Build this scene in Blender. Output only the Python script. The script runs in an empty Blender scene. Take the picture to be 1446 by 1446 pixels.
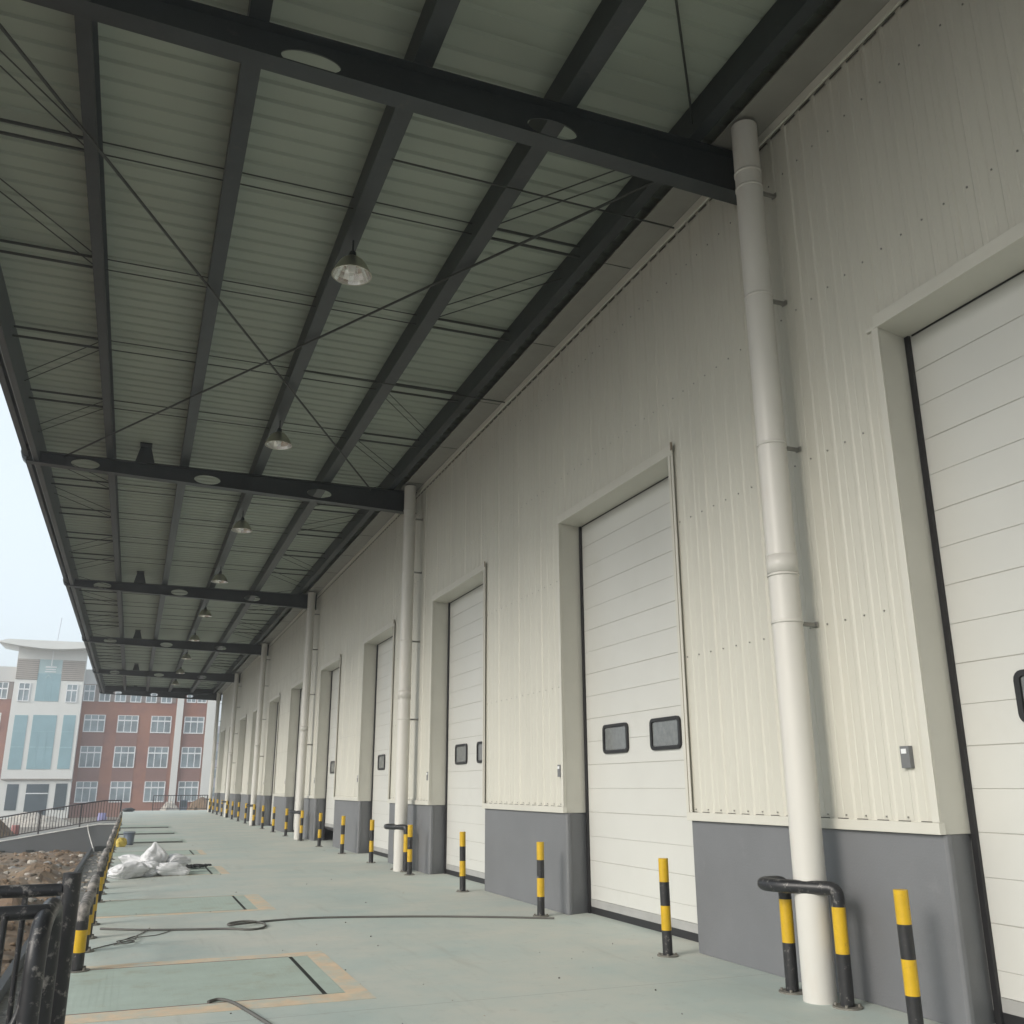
import bpy, math, random
from mathutils import Vector, Matrix, noise as mnoise
random.seed(7)
PI = math.pi
S = bpy.context.scene
COL = S.collection

# ------------------------------------------------------------------ helpers
class MB:
    def __init__(s):
        s.v = []; s.f = []; s.m = []; s.sm = []
    def add(s, vs, fs, mi=0, smooth=False):
        b = len(s.v); s.v += [tuple(v) for v in vs]
        for f in fs:
            s.f.append([i + b for i in f]); s.m.append(mi); s.sm.append(smooth)
        return s
    def quad(s, a, b, c, d, mi=0):
        return s.add([a, b, c, d], [(0, 1, 2, 3)], mi)
    def box(s, x0, x1, y0, y1, z0, z1, mi=0):
        vs = [(x, y, z) for z in (z0, z1) for y in (y0, y1) for x in (x0, x1)]
        return s.add(vs, [(0, 2, 3, 1), (4, 5, 7, 6), (0, 1, 5, 4), (2, 6, 7, 3), (0, 4, 6, 2), (1, 3, 7, 5)], mi)
    def prism(s, pts, axis, a, b, mi=0):
        """outline pts (2D) extruded along axis ('X','Y','Z') from a to b"""
        def P(p, t):
            return {'X': (t, p[0], p[1]), 'Y': (p[0], t, p[1]), 'Z': (p[0], p[1], t)}[axis]
        n = len(pts)
        vs = [P(p, a) for p in pts] + [P(p, b) for p in pts]
        fs = [tuple(range(n))[::-1], tuple(range(n, 2 * n))]
        for i in range(n):
            j = (i + 1) % n; fs.append((i, j, n + j, n + i))
        return s.add(vs, fs, mi)
    def tube(s, pts, r, n=10, mi=0, caps=True, smooth=True):
        pts = [Vector(p) for p in pts]; N = len(pts)
        rr = r if isinstance(r, (list, tuple)) else [r] * N
        t0 = (pts[1] - pts[0]).normalized()
        up = Vector((0, 0, 1)) if abs(t0.z) < .9 else Vector((1, 0, 0))
        u = t0.cross(up).normalized(); vs = []
        for i in range(N):
            t = ((pts[min(i + 1, N - 1)] - pts[i]).normalized() + (pts[i] - pts[max(i - 1, 0)]).normalized()).normalized()
            u = (u - t * u.dot(t)).normalized(); w = t.cross(u)
            for k in range(n):
                a = 2 * PI * k / n
                vs.append(pts[i] + (u * math.cos(a) + w * math.sin(a)) * rr[i])
        fs = []
        for i in range(N - 1):
            for k in range(n):
                k2 = (k + 1) % n
                fs.append((i * n + k, i * n + k2, (i + 1) * n + k2, (i + 1) * n + k))
        s.add(vs, fs, mi, smooth)
        if caps:
            s.add(vs[:n], [tuple(range(n))[::-1]], mi); s.add(vs[-n:], [tuple(range(n))], mi)
        return s
    def lathe(s, prof, c=(0, 0, 0), n=20, mi=0, smooth=True):
        vs = []
        for (r, z) in prof:
            for k in range(n):
                a = 2 * PI * k / n; vs.append((c[0] + r * math.cos(a), c[1] + r * math.sin(a), c[2] + z))
        fs = []
        for i in range(len(prof) - 1):
            for k in range(n):
                k2 = (k + 1) % n; fs.append((i * n + k, i * n + k2, (i + 1) * n + k2, (i + 1) * n + k))
        return s.add(vs, fs, mi, smooth)
    def disc(s, c, r, n=16, mi=0):
        return s.add([(c[0] + r * math.cos(2 * PI * k / n), c[1] + r * math.sin(2 * PI * k / n), c[2]) for k in range(n)], [tuple(range(n))], mi)
    def build(s, name, mats, parent=None, bevel=0):
        me = bpy.data.meshes.new(name); me.from_pydata(s.v, [], s.f)
        for m in (mats if isinstance(mats, (list, tuple)) else [mats]): me.materials.append(m)
        for p, mi, sm in zip(me.polygons, s.m, s.sm): p.material_index = mi; p.use_smooth = sm
        me.update()
        o = bpy.data.objects.new(name, me); COL.objects.link(o)
        if parent is not None: o.parent = parent
        if bevel:
            b = o.modifiers.new('bevel', 'BEVEL'); b.width = bevel; b.segments = 2; b.limit_method = 'ANGLE'
        return o

def empty(name, label, cat, loc=(0, 0, 0), rz=0, group=None):
    o = bpy.data.objects.new(name, None); COL.objects.link(o)
    o.location = loc; o.rotation_euler = (0, 0, rz); o.empty_display_size = .2
    return tag(o, label, cat, group)
def tag(o, label=None, cat=None, group=None, kind=None):
    if label: o['label'] = label
    if cat: o['category'] = cat
    if group: o['group'] = group
    if kind: o['kind'] = kind
    return o
def copy_tree(o, parent=None):
    c = o.copy(); COL.objects.link(c)
    if parent is not None: c.parent = parent
    for ch in list(o.children): copy_tree(ch, c)
    return c
ORD = ['zeroth', 'first', 'second', 'third', 'fourth', 'fifth', 'sixth', 'seventh', 'eighth', 'ninth', 'tenth', 'eleventh', 'twelfth', 'thirteenth', 'fourteenth']

# ------------------------------------------------------------------ materials
def mat(name, col, rough=.6, metal=0., var=.12, scale=3., stretch=(1, 1, 1), bump=0., bscale=40., col2=None, spec=.5, detail=6., wear=None, wscale=6., wlo=.6, whi=.68):
    m = bpy.data.materials.new(name); m.use_nodes = True
    nt = m.node_tree; N = nt.nodes; L = nt.links
    b = N['Principled BSDF']; b.inputs['Roughness'].default_value = rough; b.inputs['Metallic'].default_value = metal
    b.inputs['Specular IOR Level'].default_value = spec
    tc = N.new('ShaderNodeTexCoord'); mp = N.new('ShaderNodeMapping'); mp.inputs['Scale'].default_value = stretch
    geo = N.new('ShaderNodeNewGeometry')
    L.new(geo.outputs['Position'], mp.inputs['Vector'])
    nz = N.new('ShaderNodeTexNoise'); nz.inputs['Scale'].default_value = scale; nz.inputs['Detail'].default_value = detail; nz.inputs['Roughness'].default_value = .62
    L.new(mp.outputs['Vector'], nz.inputs['Vector'])
    rp = N.new('ShaderNodeValToRGB'); rp.color_ramp.elements[0].position = .3; rp.color_ramp.elements[1].position = .7
    c2 = col2 or [c * (1 + var) for c in col]; c1 = [c * (1 - var) for c in col] if not col2 else col
    rp.color_ramp.elements[0].color = (*c1, 1); rp.color_ramp.elements[1].color = (*c2, 1)
    L.new(nz.outputs['Fac'], rp.inputs['Fac'])
    out = rp.outputs['Color']
    if wear:
        n2 = N.new('ShaderNodeTexNoise'); n2.inputs['Scale'].default_value = wscale; n2.inputs['Detail'].default_value = 8; n2.inputs['Roughness'].default_value = .7
        L.new(mp.outputs['Vector'], n2.inputs['Vector'])
        r2 = N.new('ShaderNodeValToRGB'); r2.color_ramp.elements[0].position = wlo; r2.color_ramp.elements[1].position = whi
        L.new(n2.outputs['Fac'], r2.inputs['Fac'])
        mx = N.new('ShaderNodeMix'); mx.data_type = 'RGBA'
        L.new(r2.outputs['Color'], mx.inputs[0]); L.new(out, mx.inputs[6]); mx.inputs[7].default_value = (*wear, 1)
        out = mx.outputs[2]
    L.new(out, b.inputs['Base Color'])
    if bump:
        n3 = N.new('ShaderNodeTexNoise'); n3.inputs['Scale'].default_value = bscale; n3.inputs['Detail'].default_value = 5
        L.new(mp.outputs['Vector'], n3.inputs['Vector'])
        bp = N.new('ShaderNodeBump'); bp.inputs['Strength'].default_value = bump; bp.inputs['Distance'].default_value = .02
        L.new(n3.outputs['Fac'], bp.inputs['Height']); L.new(bp.outputs['Normal'], b.inputs['Normal'])
    m['bsdf'] = 1
    return m

M = {}
M['siding'] = mat('cream_cladding', (.575, .562, .495), .45, var=.035, scale=1.1, stretch=(1, 1.6, .25), wear=(.545, .527, .46), wscale=2.2, wlo=.55, whi=.85)
M['trim'] = mat('cream_flashing', (.60, .587, .525), .4, var=.04, scale=2)
M['trimline'] = mat('brown_seam', (.22, .18, .13), .6)
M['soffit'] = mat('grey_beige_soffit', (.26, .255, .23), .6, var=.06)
M['door'] = mat('white_door_panel', (.60, .60, .568), .4, var=.03, scale=.8, wear=(.555, .553, .515), wscale=1.2, wlo=.58, whi=.85)
M['seam'] = mat('door_seam_shadow_groove', (.42, .41, .38), .6)
M['rubber'] = mat('black_rubber', (.018, .018, .02), .55)
M['greytrim'] = mat('grey_bottom_rail', (.36, .36, .35), .5)
M['plinth'] = mat('grey_plinth_paint', (.165, .17, .18), .5, var=.06, scale=1.5, bump=.12, bscale=60, wear=(.19, .194, .204), wscale=4, wlo=.60, whi=.75)
M['pvc'] = mat('white_pvc_pipe', (.62, .605, .565), .4, var=.04, scale=1.2, stretch=(1, 1, .3), wear=(.58, .53, .47), wscale=3, wlo=.58, whi=.8)
M['bracket'] = mat('dull_steel_bracket', (.27, .265, .245), .5, metal=.4)
M['steel'] = mat('dark_grey_steel_paint', (.025, .032, .034), .45, var=.2, scale=3, wear=(.05, .052, .05), wscale=5, wlo=.58, whi=.75)
M['steel2'] = mat('slate_steel_paint', (.040, .050, .056), .42, var=.15, scale=2)
M['rod'] = mat('dark_rod', (.035, .040, .036), .5)
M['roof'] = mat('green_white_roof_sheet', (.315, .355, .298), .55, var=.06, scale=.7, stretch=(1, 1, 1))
M['yellow'] = mat('yellow_paint', (.60, .375, .012), .4, var=.10, scale=9, wear=(.36, .21, .03), wscale=14, wlo=.58, whi=.72)
M['black'] = mat('black_paint', (.022, .022, .024), .42, var=.2, scale=9, wear=(.17, .16, .15), wscale=18, wlo=.60, whi=.68)
M['blackworn'] = mat('worn_black_pipe_paint', (.020, .021, .024), .4, var=.2, scale=9, wear=(.20, .19, .18), wscale=22, wlo=.56, whi=.66)
M['dusty'] = mat('dusty_black_pipe', (.05, .05, .05), .7, var=.2, scale=9, wear=(.36, .33, .30), wscale=7, wlo=.40, whi=.62)
M['plate'] = mat('dull_base_plate', (.20, .19, .165), .6, metal=.2, var=.2, scale=15)
M['alu'] = mat('polished_aluminium', (.80, .80, .78), .16, metal=1., var=.04)
M['aluout'] = mat('brushed_aluminium', (.55, .53, .45), .35, metal=1., var=.05)
M['bulb'] = mat('frosted_bulb', (.8, .8, .78), .25)
M['cable'] = mat('grey_black_cable', (.10, .097, .088), .6)
M['sack'] = mat('white_woven_sack', (.68, .68, .69), .8, var=.04, scale=8, bump=.15, bscale=14, spec=.25)
M['bucket'] = mat('grey_blue_plastic', (.15, .18, .23), .4)
M['rim'] = mat('pale_rim', (.42, .47, .55), .4)
M['ybag'] = mat('yellow_plastic_bag', (.60, .46, .10), .6, bump=.4, bscale=20)
M['leveller'] = mat('green_checker_plate', (.415, .49, .435), .65, var=.08, scale=2.5, stretch=(1, 1, 1), bump=.25, bscale=90, wear=(.36, .375, .30), wscale=2.2, wlo=.54, whi=.72)
M['primer'] = mat('orange_primer_border', (.66, .52, .37), .75, var=.10, scale=6, wear=(.50, .53, .47), wscale=3.2, wlo=.43, whi=.64)
M['gapdark'] = mat('dark_closure_gap', (.07, .068, .06), .7)
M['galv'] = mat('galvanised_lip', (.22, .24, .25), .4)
M['sideshade'] = mat('painted_side_shade', (.11, .12, .11), .6)  # dark tone standing in for shade on the raised plates' near sides
M['slot'] = mat('black_slot', (.012, .016, .014), .6)
M['redgap'] = mat('rusty_gap', (.16, .06, .045), .7)
M['ground'] = mat('yard_earth', (.19, .165, .135), .9, var=.2, scale=.6, bump=.5, bscale=3)
M['rampwall'] = mat('grey_ramp_paint', (.125, .13, .135), .55, var=.06, scale=1)
M['coping'] = mat('pale_coping', (.70, .69, .66), .7, var=.15, scale=4)
M['asphalt'] = mat('ramp_concrete', (.22, .22, .21), .8)
M['wetconc'] = mat('dark_rubbly_concrete', (.13, .125, .115), .9, var=.3, scale=2.5, bump=.8, bscale=14, wear=(.24, .22, .20), wscale=5, wlo=.55, whi=.65)
M['conc'] = mat('raw_concrete', (.24, .23, .215), .85, var=.2, scale=3, bump=.4, bscale=25)
M['rubble'] = mat('pale_rubble', (.42, .38, .33), .9, var=.3, scale=4)
M['white'] = mat('white_render', (.70, .70, .67), .7, var=.04, scale=.3)
M['brick'] = mat('red_brick_facing', (.33, .165, .12), .75, var=.10, scale=.35, wear=(.26, .135, .115), wscale=.25, wlo=.45, whi=.6)
M['greybrick'] = mat('grey_brown_pilaster', (.27, .235, .22), .75, var=.05)
M['parapet'] = mat('pale_grey_parapet', (.58, .58, .57), .7, var=.03, scale=.3)
M['frame'] = mat('white_window_frame', (.78, .79, .80), .4, var=.02)
M['glass'] = mat('grey_window_glass', (.25, .30, .325), .12, var=.40, scale=.55, spec=.6)
M['tealglass'] = mat('teal_curtain_glass', (.26, .40, .44), .12, var=.10, scale=.35, spec=.6)
M['tealpale'] = mat('pale_teal_glass', (.38, .50, .51), .15, var=.08, scale=.35)
M['darkglass'] = mat('dark_entry_glass', (.07, .095, .11), .12, var=.2, scale=.5)
M['louver'] = mat('taupe_louvre', (.46, .42, .38), .6, var=.04)
M['louvergap'] = mat('louvre_gap', (.28, .245, .22), .8)
M['lilac'] = mat('hazy_lilac_render', (.45, .45, .50), .8, var=.05)
M['red'] = mat('red_plastic', (.34, .13, .12), .6)
M['violet'] = mat('violet_plastic', (.24, .23, .42), .6)
M['plastic'] = mat('pale_blue_plastic_sheet', (.46, .54, .57), .45, bump=.2, bscale=9)
M['tarp'] = mat('dark_rag', (.05, .055, .06), .8)

def floor_mat():
    m = mat('green_grey_floor_paint', (.44, .51, .482), .68, var=.07, scale=.45, bump=.05, bscale=30, wear=(.555, .565, .51), wscale=.5, wlo=.38, whi=.62)
    nt = m.node_tree; N = nt.nodes; L = nt.links; b = N['Principled BSDF']
    src = b.inputs['Base Color'].links[0].from_socket
    g = N.new('ShaderNodeNewGeometry')
    # fine dirt specks
    n = N.new('ShaderNodeTexNoise'); n.inputs['Scale'].default_value = 7; n.inputs['Detail'].default_value = 12; n.inputs['Roughness'].default_value = .75
    L.new(g.outputs['Position'], n.inputs['Vector'])
    r = N.new('ShaderNodeValToRGB'); r.color_ramp.elements[0].position = .56; r.color_ramp.elements[1].position = .74
    L.new(n.outputs['Fac'], r.inputs['Fac'])
    mx = N.new('ShaderNodeMix'); mx.data_type = 'RGBA'; mx.inputs[7].default_value = (.34, .335, .30, 1)
    mul = N.new('ShaderNodeMath'); mul.operation = 'MULTIPLY'; mul.inputs[1].default_value = .6
    L.new(r.outputs['Color'], mul.inputs[0]); L.new(mul.outputs[0], mx.inputs[0]); L.new(src, mx.inputs[6])
    # broad scuffs dragged along the dock
    mp2 = N.new('ShaderNodeMapping'); mp2.inputs['Scale'].default_value = (2.6, .22, 1); mp2.inputs['Rotation'].default_value = (0, 0, .25); L.new(g.outputs['Position'], mp2.inputs['Vector'])
    n4 = N.new('ShaderNodeTexNoise'); n4.inputs['Scale'].default_value = 1.6; n4.inputs['Detail'].default_value = 9; n4.inputs['Roughness'].default_value = .7; L.new(mp2.outputs['Vector'], n4.inputs['Vector'])
    r4 = N.new('ShaderNodeValToRGB'); r4.color_ramp.elements[0].position = .56; r4.color_ramp.elements[1].position = .72; r4.color_ramp.elements[1].color = (.45, .45, .45, 1); L.new(n4.outputs['Fac'], r4.inputs['Fac'])
    m4 = N.new('ShaderNodeMix'); m4.data_type = 'RGBA'; m4.inputs[7].default_value = (.36, .37, .33, 1); L.new(r4.outputs['Color'], m4.inputs[0]); L.new(mx.outputs[2], m4.inputs[6])
    mx = m4
    # expansion joints across the dock
    sx = N.new('ShaderNodeSeparateXYZ'); L.new(g.outputs['Position'], sx.inputs[0])
    a = N.new('ShaderNodeMath'); a.operation = 'ADD'; a.inputs[1].default_value = 93.35
    d = N.new('ShaderNodeMath'); d.operation = 'DIVIDE'; d.inputs[1].default_value = 6.31
    fr = N.new('ShaderNodeMath'); fr.operation = 'FRACT'
    lt = N.new('ShaderNodeMath'); lt.operation = 'LESS_THAN'; lt.inputs[1].default_value = .0013
    L.new(sx.outputs['Y'], a.inputs[0]); L.new(a.outputs[0], d.inputs[0]); L.new(d.outputs[0], fr.inputs[0]); L.new(fr.outputs[0], lt.inputs[0])
    m2 = N.new('ShaderNodeMix'); m2.data_type = 'RGBA'; m2.inputs[7].default_value = (.30, .31, .29, 1)
    L.new(lt.outputs[0], m2.inputs[0]); L.new(mx.outputs[2], m2.inputs[6]); L.new(m2.outputs[2], b.inputs['Base Color'])
    return m
M['floor'] = floor_mat()

def dirt_mat():
    m = mat('brown_excavated_dirt', (.15, .098, .062), .95, scale=.8, bump=1., bscale=5, col2=(.235, .165, .10), wear=(.17, .155, .13), wscale=.7, wlo=.50, whi=.66)
    return m
M['dirt'] = dirt_mat()

# ------------------------------------------------------------------ constants
BAY = 12.62; PY0 = 6.55; BY0 = 7.0
PITCH = 6.31
Y_A, Y_B = -20.0, 70.4
def door_y(j): return (2.28, 5.41) if j == 1 else (2.48 + PITCH * (j - 1), 5.57 + PITCH * (j - 1))     # near, far edge of clad opening
NDOOR = 11
doors = [door_y(j) for j in range(1, NDOOR + 1)]

# ------------------------------------------------------------------ setting
g = MB(); g.quad((-500, -300, -1.3), (500, -300, -1.3), (500, 700, -1.3), (-500, 700, -1.3)); tag(g.build('ground', M['ground']), kind='structure')
f = MB(); f.box(-.42, 34, Y_A, 76.3, -1.29, 0)
tag(f.build('dock_floor', M['floor']), kind='structure')

# excavated dirt beside the dock
def dirt_h(x, y):
    v = Vector((x * .45, y * .32, 3.1))
    h = mnoise.noise(v) * .55 + mnoise.noise(v * 2.7) * .34 + mnoise.noise(v * 7) * .20 + mnoise.noise(v * 17) * .06
    e = min(1, max(0, (-1.55 - x) / .8)); e2 = min(1, max(0, (50.2 - y) / 4))
    f = min(1, max(0, (46 - y) / 24))
    return -1.27 + max(-.02, (h * (.30 + .7 * f) + .12 + .12 * f) * e * (.3 + .7 * e2))
dm = MB(); nx, ny = 110, 300; X0, X1, DY0, DY1 = -22., -1.42, 4., 50.35
vs = []; fs = []
for i in range(ny + 1):
    for k in range(nx + 1):
        t = (k / nx) ** 1.5
        x = X1 + (X0 - X1) * t; y = DY0 + (DY1 - DY0) * i / ny
        vs.append((x, y, dirt_h(x, y)))
for i in range(ny):
    for k in range(nx):
        a = i * (nx + 1) + k; fs.append((a, a + nx + 1, a + nx + 2, a + 1))
dm.add(vs, fs, 0, False); tag(dm.build('excavated_dirt', M['dirt']), kind='structure')

def rock(mb, c, r, sq=1., mi=0):
    sd = random.random() * 50; n, k = 6, 5; vs = []
    for i in range(k + 1):
        th = PI * i / k
        for j in range(n):
            ph = 2 * PI * j / n
            d = Vector((math.sin(th) * math.cos(ph), math.sin(th) * math.sin(ph), math.cos(th)))
            q = 1 + .45 * mnoise.noise(d * 1.4 + Vector((sd, sd, 0)))
            vs.append((c[0] + d.x * r * q, c[1] + d.y * r * q * sq, c[2] + d.z * r * q * .65))
    fs = []
    for i in range(k):
        for j in range(n):
            fs.append((i * n + j, (i + 1) * n + j, (i + 1) * n + (j + 1) % n, i * n + (j + 1) % n))
    mb.add(vs, fs, mi)
rb = MB()
for _ in range(900):
    x = -1.5 - abs(random.gauss(0, 1)) * 3.2; y = random.uniform(9, 50)
    rock(rb, (x, y, dirt_h(x, y) + .01), random.choice((.03, .04, .05, .05, .07, .10, .15)), random.uniform(.6, 1.4), random.choice((0, 1, 1, 1, 1, 1, 1, 1, 1, 2)))
for _ in range(420):
    rock(rb, (random.uniform(-1.36, -.46), random.uniform(9, 50), -1.23), random.choice((.02, .03, .04, .05, .08)), random.uniform(.6, 1.4), random.choice((0, 1, 2, 2)))
tag(rb.build('loose_rubble', [M['rubble'], M['dirt'], M['conc']]), kind='stuff')

# drain strip at the foot of the dock
ds = MB(); ds.box(-1.38, -.425, 8, 50.3, -1.296, -1.24); tag(ds.build('drain_strip', M['wetconc']), kind='structure')
de = MB(); de.box(-1.50, -1.385, 8, 50.3, -1.295, -1.06)
tag(de.build('edging_board', M['tarp']), 'long black edging board between the brown dirt and the dock foot', 'board')

# ------------------------------------------------------------------ warehouse
wh = empty('warehouse', 'long cream clad warehouse with a grey plinth and a row of dock doors', 'warehouse')
def in_open(y):
    for (a, b) in doors:
        if a < y < b: return True
    return False
# cladding sheet with real ribs
sd = MB()
prof = []
p = .225; n0 = int((Y_A) / p) - 1
y = n0 * p
ribs = []
i = n0
while y < Y_B:
    big = (i % 4 == 0)
    d = .015 if big else .008
    w = .020 if big else .016
    yy = y + .03
    prof += [(yy - w - .016, 0.), (yy - w, -d), (yy + w, -d), (yy + w + .016, 0.), (yy + .10, 0.), (yy + .106, .003), (yy + .118, .003), (yy + .124, 0.)]
    i += 1; y = i * p
prof = [q for q in prof if Y_A <= q[0] <= Y_B]
edges = sorted([e for ab in doors for e in ab])
def pdx(yv):
    for a, b in zip(prof, prof[1:]):
        if a[0] <= yv <= b[0]:
            return a[1] + (b[1] - a[1]) * (yv - a[0]) / max(1e-9, b[0] - a[0])
    return 0
allp = sorted(prof + [(e, pdx(e)) for e in edges if Y_A < e < Y_B])
XS = 5.428
for a, b in zip(allp, allp[1:]):
    if b[0] - a[0] < 1e-6: continue
    z0 = 5.26 if in_open((a[0] + b[0]) / 2) else 1.335
    sd.quad((XS + a[1], a[0], z0), (XS + a[1], a[0], 7.99), (XS + b[1], b[0], 7.99), (XS + b[1], b[0], z0))
sd.build('cladding', M['siding'], wh)
cg = MB(); i = n0
while i * p < 45:
    yy = i * p + .03; i += 1
    if yy < Y_A + .3: continue
    cg.box(5.408, 5.415, yy + .035, yy + .19, 7.912, 7.926)
    if yy < 20 and not in_open(yy + .03) and not in_open(yy + .19): cg.box(5.411, 5.416, yy + .05, yy + .17, 1.338, 1.344)
o = cg.build('closure_gaps', M['gapdark'], wh); o['kind'] = 'stuff'
up = MB(); up.box(5.42, 5.52, Y_A, Y_B, 8.0, 9.4); up.box(5.47, 5.5, Y_A, Y_B, 7.0, 8.0)
up.build('upper_wall', M['siding'], wh)
sh = MB(); sh.box(5.53, 34, Y_A, Y_B, 8.9, 9.1); sh.box(33.8, 34, Y_A, Y_B, 0, 8.89); sh.box(5.53, 33.79, Y_B - .15, Y_B, 0, 8.89); sh.box(5.53, 33.79, Y_A, Y_A + .15, 0, 8.89)
sh.build('shell', M['siding'], wh)
# plinth piers
piers = []
prev = Y_A
for (a, b) in doors:
    piers.append((prev, a)); prev = b
piers.append((prev, Y_B))
for (a, b) in piers:
    pl = MB(); c = .06; x0 = 5.432
    pl.prism([(5.80, a + .12), (x0 + c + .01, a + .02), (x0 + c, a + .004), (x0 + .02, a + .002), (x0, a + .02), (x0, b - .02), (x0 + .02, b), (5.80, b)], 'Z', 0, 1.255)
    pl.build('plinth', M['plinth'], wh, bevel=.006)
    lg = MB(); lg.box(5.385, 5.445, a, b, 1.256, 1.337); lg.build('drip_ledge', M['trim'], wh, bevel=.004)
# jambs, lintels and door leaves
XD = 5.785
def make_door(j):
    a, b = door_y(j); fa = b - .0
    jm = MB()
    jm.prism([(5.400, b), (XD + .1, b + .11), (XD + .1, b + .145), (5.400, b + .035)], 'Z', 1.256, 5.255)          # far jamb flashing, slightly splayed
    jm.box(5.400, XD + .1, a - .035, a, 1.256, 5.255)          # near jamb flashing
    jm.box(5.400, XD + .1, a - .035, b + .14, 5.256, 5.29)  # lintel soffit
    jm.box(5.386, 5.399, a - .10, b + .03, 5.25, 5.365)     # lintel face
    jm.box(5.388, 5.399, a - .10, a + .004, 1.338, 5.249)    # near architrave
    jm.box(5.390, 5.399, b - .002, b + .065, 1.338, 5.249)     # far architrave
    fr = jm.build('door_surround', M['trim'], wh, bevel=.003)
    ln = MB(); ln.box(5.384, 5.387, a - .063, a - .055, 1.338, 5.24); ln.box(5.374, 5.385, a - .115, a - .085, 5.29, 5.385)
    ln.build('seam_strip', M['trimline'], fr)
    lift = .34 if j == 5 else 0.
    dr = MB(); zt = 5.32
    edges_z = [.18 + lift]; z = .18 + lift
    zlist = []
    zz = 5.23
    while zz - .305 > .3 + lift: zz -= .305; zlist.append(zz)
    zlist = sorted(zlist); lo = .18 + lift
    for k, zq in enumerate(zlist + [5.40]):
        gpp = .0035 if (k % 2) else .0016
        dr.box(XD, XD + .05, a - .02, b + .12, lo, zq - gpp)
        lo = zq + gpp
    leaf = dr.build('dock_door', M['door'], wh, bevel=.003)
    sm = MB(); sm.box(XD + .006, XD + .045, a - .02, b + .12, .2 + lift, 5.39); sm.build('seam_backing', M['seam'], leaf)
    bt = MB(); bt.box(XD - .004, XD + .05, a - .02, b + .12, .085 + lift, .178 + lift); bt.build('bottom_rail', M['greytrim'], leaf)
    rs = MB(); rs.box(XD - .002, XD + .045, a - .02, b + .12, .0 + lift, .083 + lift); rs.build('rubber_seal', M['rubber'], leaf)
    gd = MB(); gd.box(XD - .03, XD - .002, b + .035, b + .085, 0.0, 5.255); gd.box(XD - .03, XD - .002, a + .002, a + .03, 0.0, 5.255); gd.box(XD - .012, XD - .002, a + .03, b + .014, 5.243, 5.255)
    gd.build('guide_seal', M['rubber'], leaf)
    for (w0, w1) in ((b - .48 - .69, b - .48), (b - .48 - .69 - .57 - .69, b - .48 - .69 - .57)):
        # rounded black frame
        def rr(y0, y1, z0, z1, r, n=5):
            o = []
            for (cy, cz, s0) in ((y1 - r, z1 - r, 0), (y0 + r, z1 - r, PI / 2), (y0 + r, z0 + r, PI), (y1 - r, z0 + r, 1.5 * PI)):
                for q in range(n): o.append((cy + r * math.cos(s0 + PI / 2 * q / (n - 1)), cz + r * math.sin(s0 + PI / 2 * q / (n - 1))))
            return o
        z0, z1 = 2.005, 2.375
        o = rr(w0, w1, z0, z1, .07); q = rr(w0 + .045, w1 - .045, z0 + .042, z1 - .042, .03); nn = len(o)
        fm = MB(); vs = []; xf = XD - .028
        for P, x in ((o, XD - .001), (o, xf), (q, xf), (q, XD - .001)):
            vs += [(x, yv, zv) for yv, zv in P]
        fs = []
        for r_ in range(3):
            for k in range(nn):
                k2 = (k + 1) % nn; fs.append((r_ * nn + k, r_ * nn + k2, (r_ + 1) * nn + k2, (r_ + 1) * nn + k))
        fm.add(vs, fs); wf = fm.build('window_frame', M['rubber'], leaf)
        gp = MB(); gp.box(XD - .012, XD - .002, w0 + .05, w1 - .05, z0 + .045, z1 - .045); gp.build('pane', M['doorglass'], wf)
M['doorglass'] = mat('dusty_door_glass', (.17, .18, .18), .18, var=.15, scale=14, spec=.6)
for j in range(1, NDOOR + 1): make_door(j)
# switch boxes
for j in range(1, NDOOR + 1):
    a, b = door_y(j); s = MB(); c = b + (.25 if j == 1 else .125)
    s.box(5.388, 5.426, c - .045, c + .045, 1.72, 1.88)
    o = s.build('switch_box', M['switch'] if 'switch' in M else M.setdefault('switch', mat('grey_switch', (.16, .165, .17), .5)), wh)
    l = MB(); l.box(5.383, 5.3875, c - .02, c + .03, 1.825, 1.86); l.build('switch_plate', M['frame'], o)
# eave flashing, soffit
fl = MB(); fl.box(5.370, 5.397, Y_A, Y_B, 7.935, 8.03); fl.build('eave_flashing', M['trim'], wh)
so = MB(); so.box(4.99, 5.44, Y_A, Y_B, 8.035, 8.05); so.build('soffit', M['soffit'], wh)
gpz = MB()
for k in range(int((Y_B + 5) / 2.4)):
    yv = -5 + 2.4 * k; gpz.box(4.985, 5.36, yv, yv + .008, 8.030, 8.0345)
gpz.build('soffit_seam', M['slot'], wh)
# screws
sc = MB()
for zr in (1.367, 2.925, 4.43, 5.925, 7.43):
    i = 0
    while True:
        yv = -2 + .225 * i; i += 1
        if yv > 45: break
        if zr < 5.3 and any(a - .12 < yv < b + .07 for a, b in doors): continue
        yv += .085
        s0 = .006
        sc.box(XS - .010, XS - .002, yv - s0, yv + s0, zr - s0, zr + s0)
sc_o = sc.build('fixing_screws', M['bracket'], wh); sc_o['kind'] = 'stuff'
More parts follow.
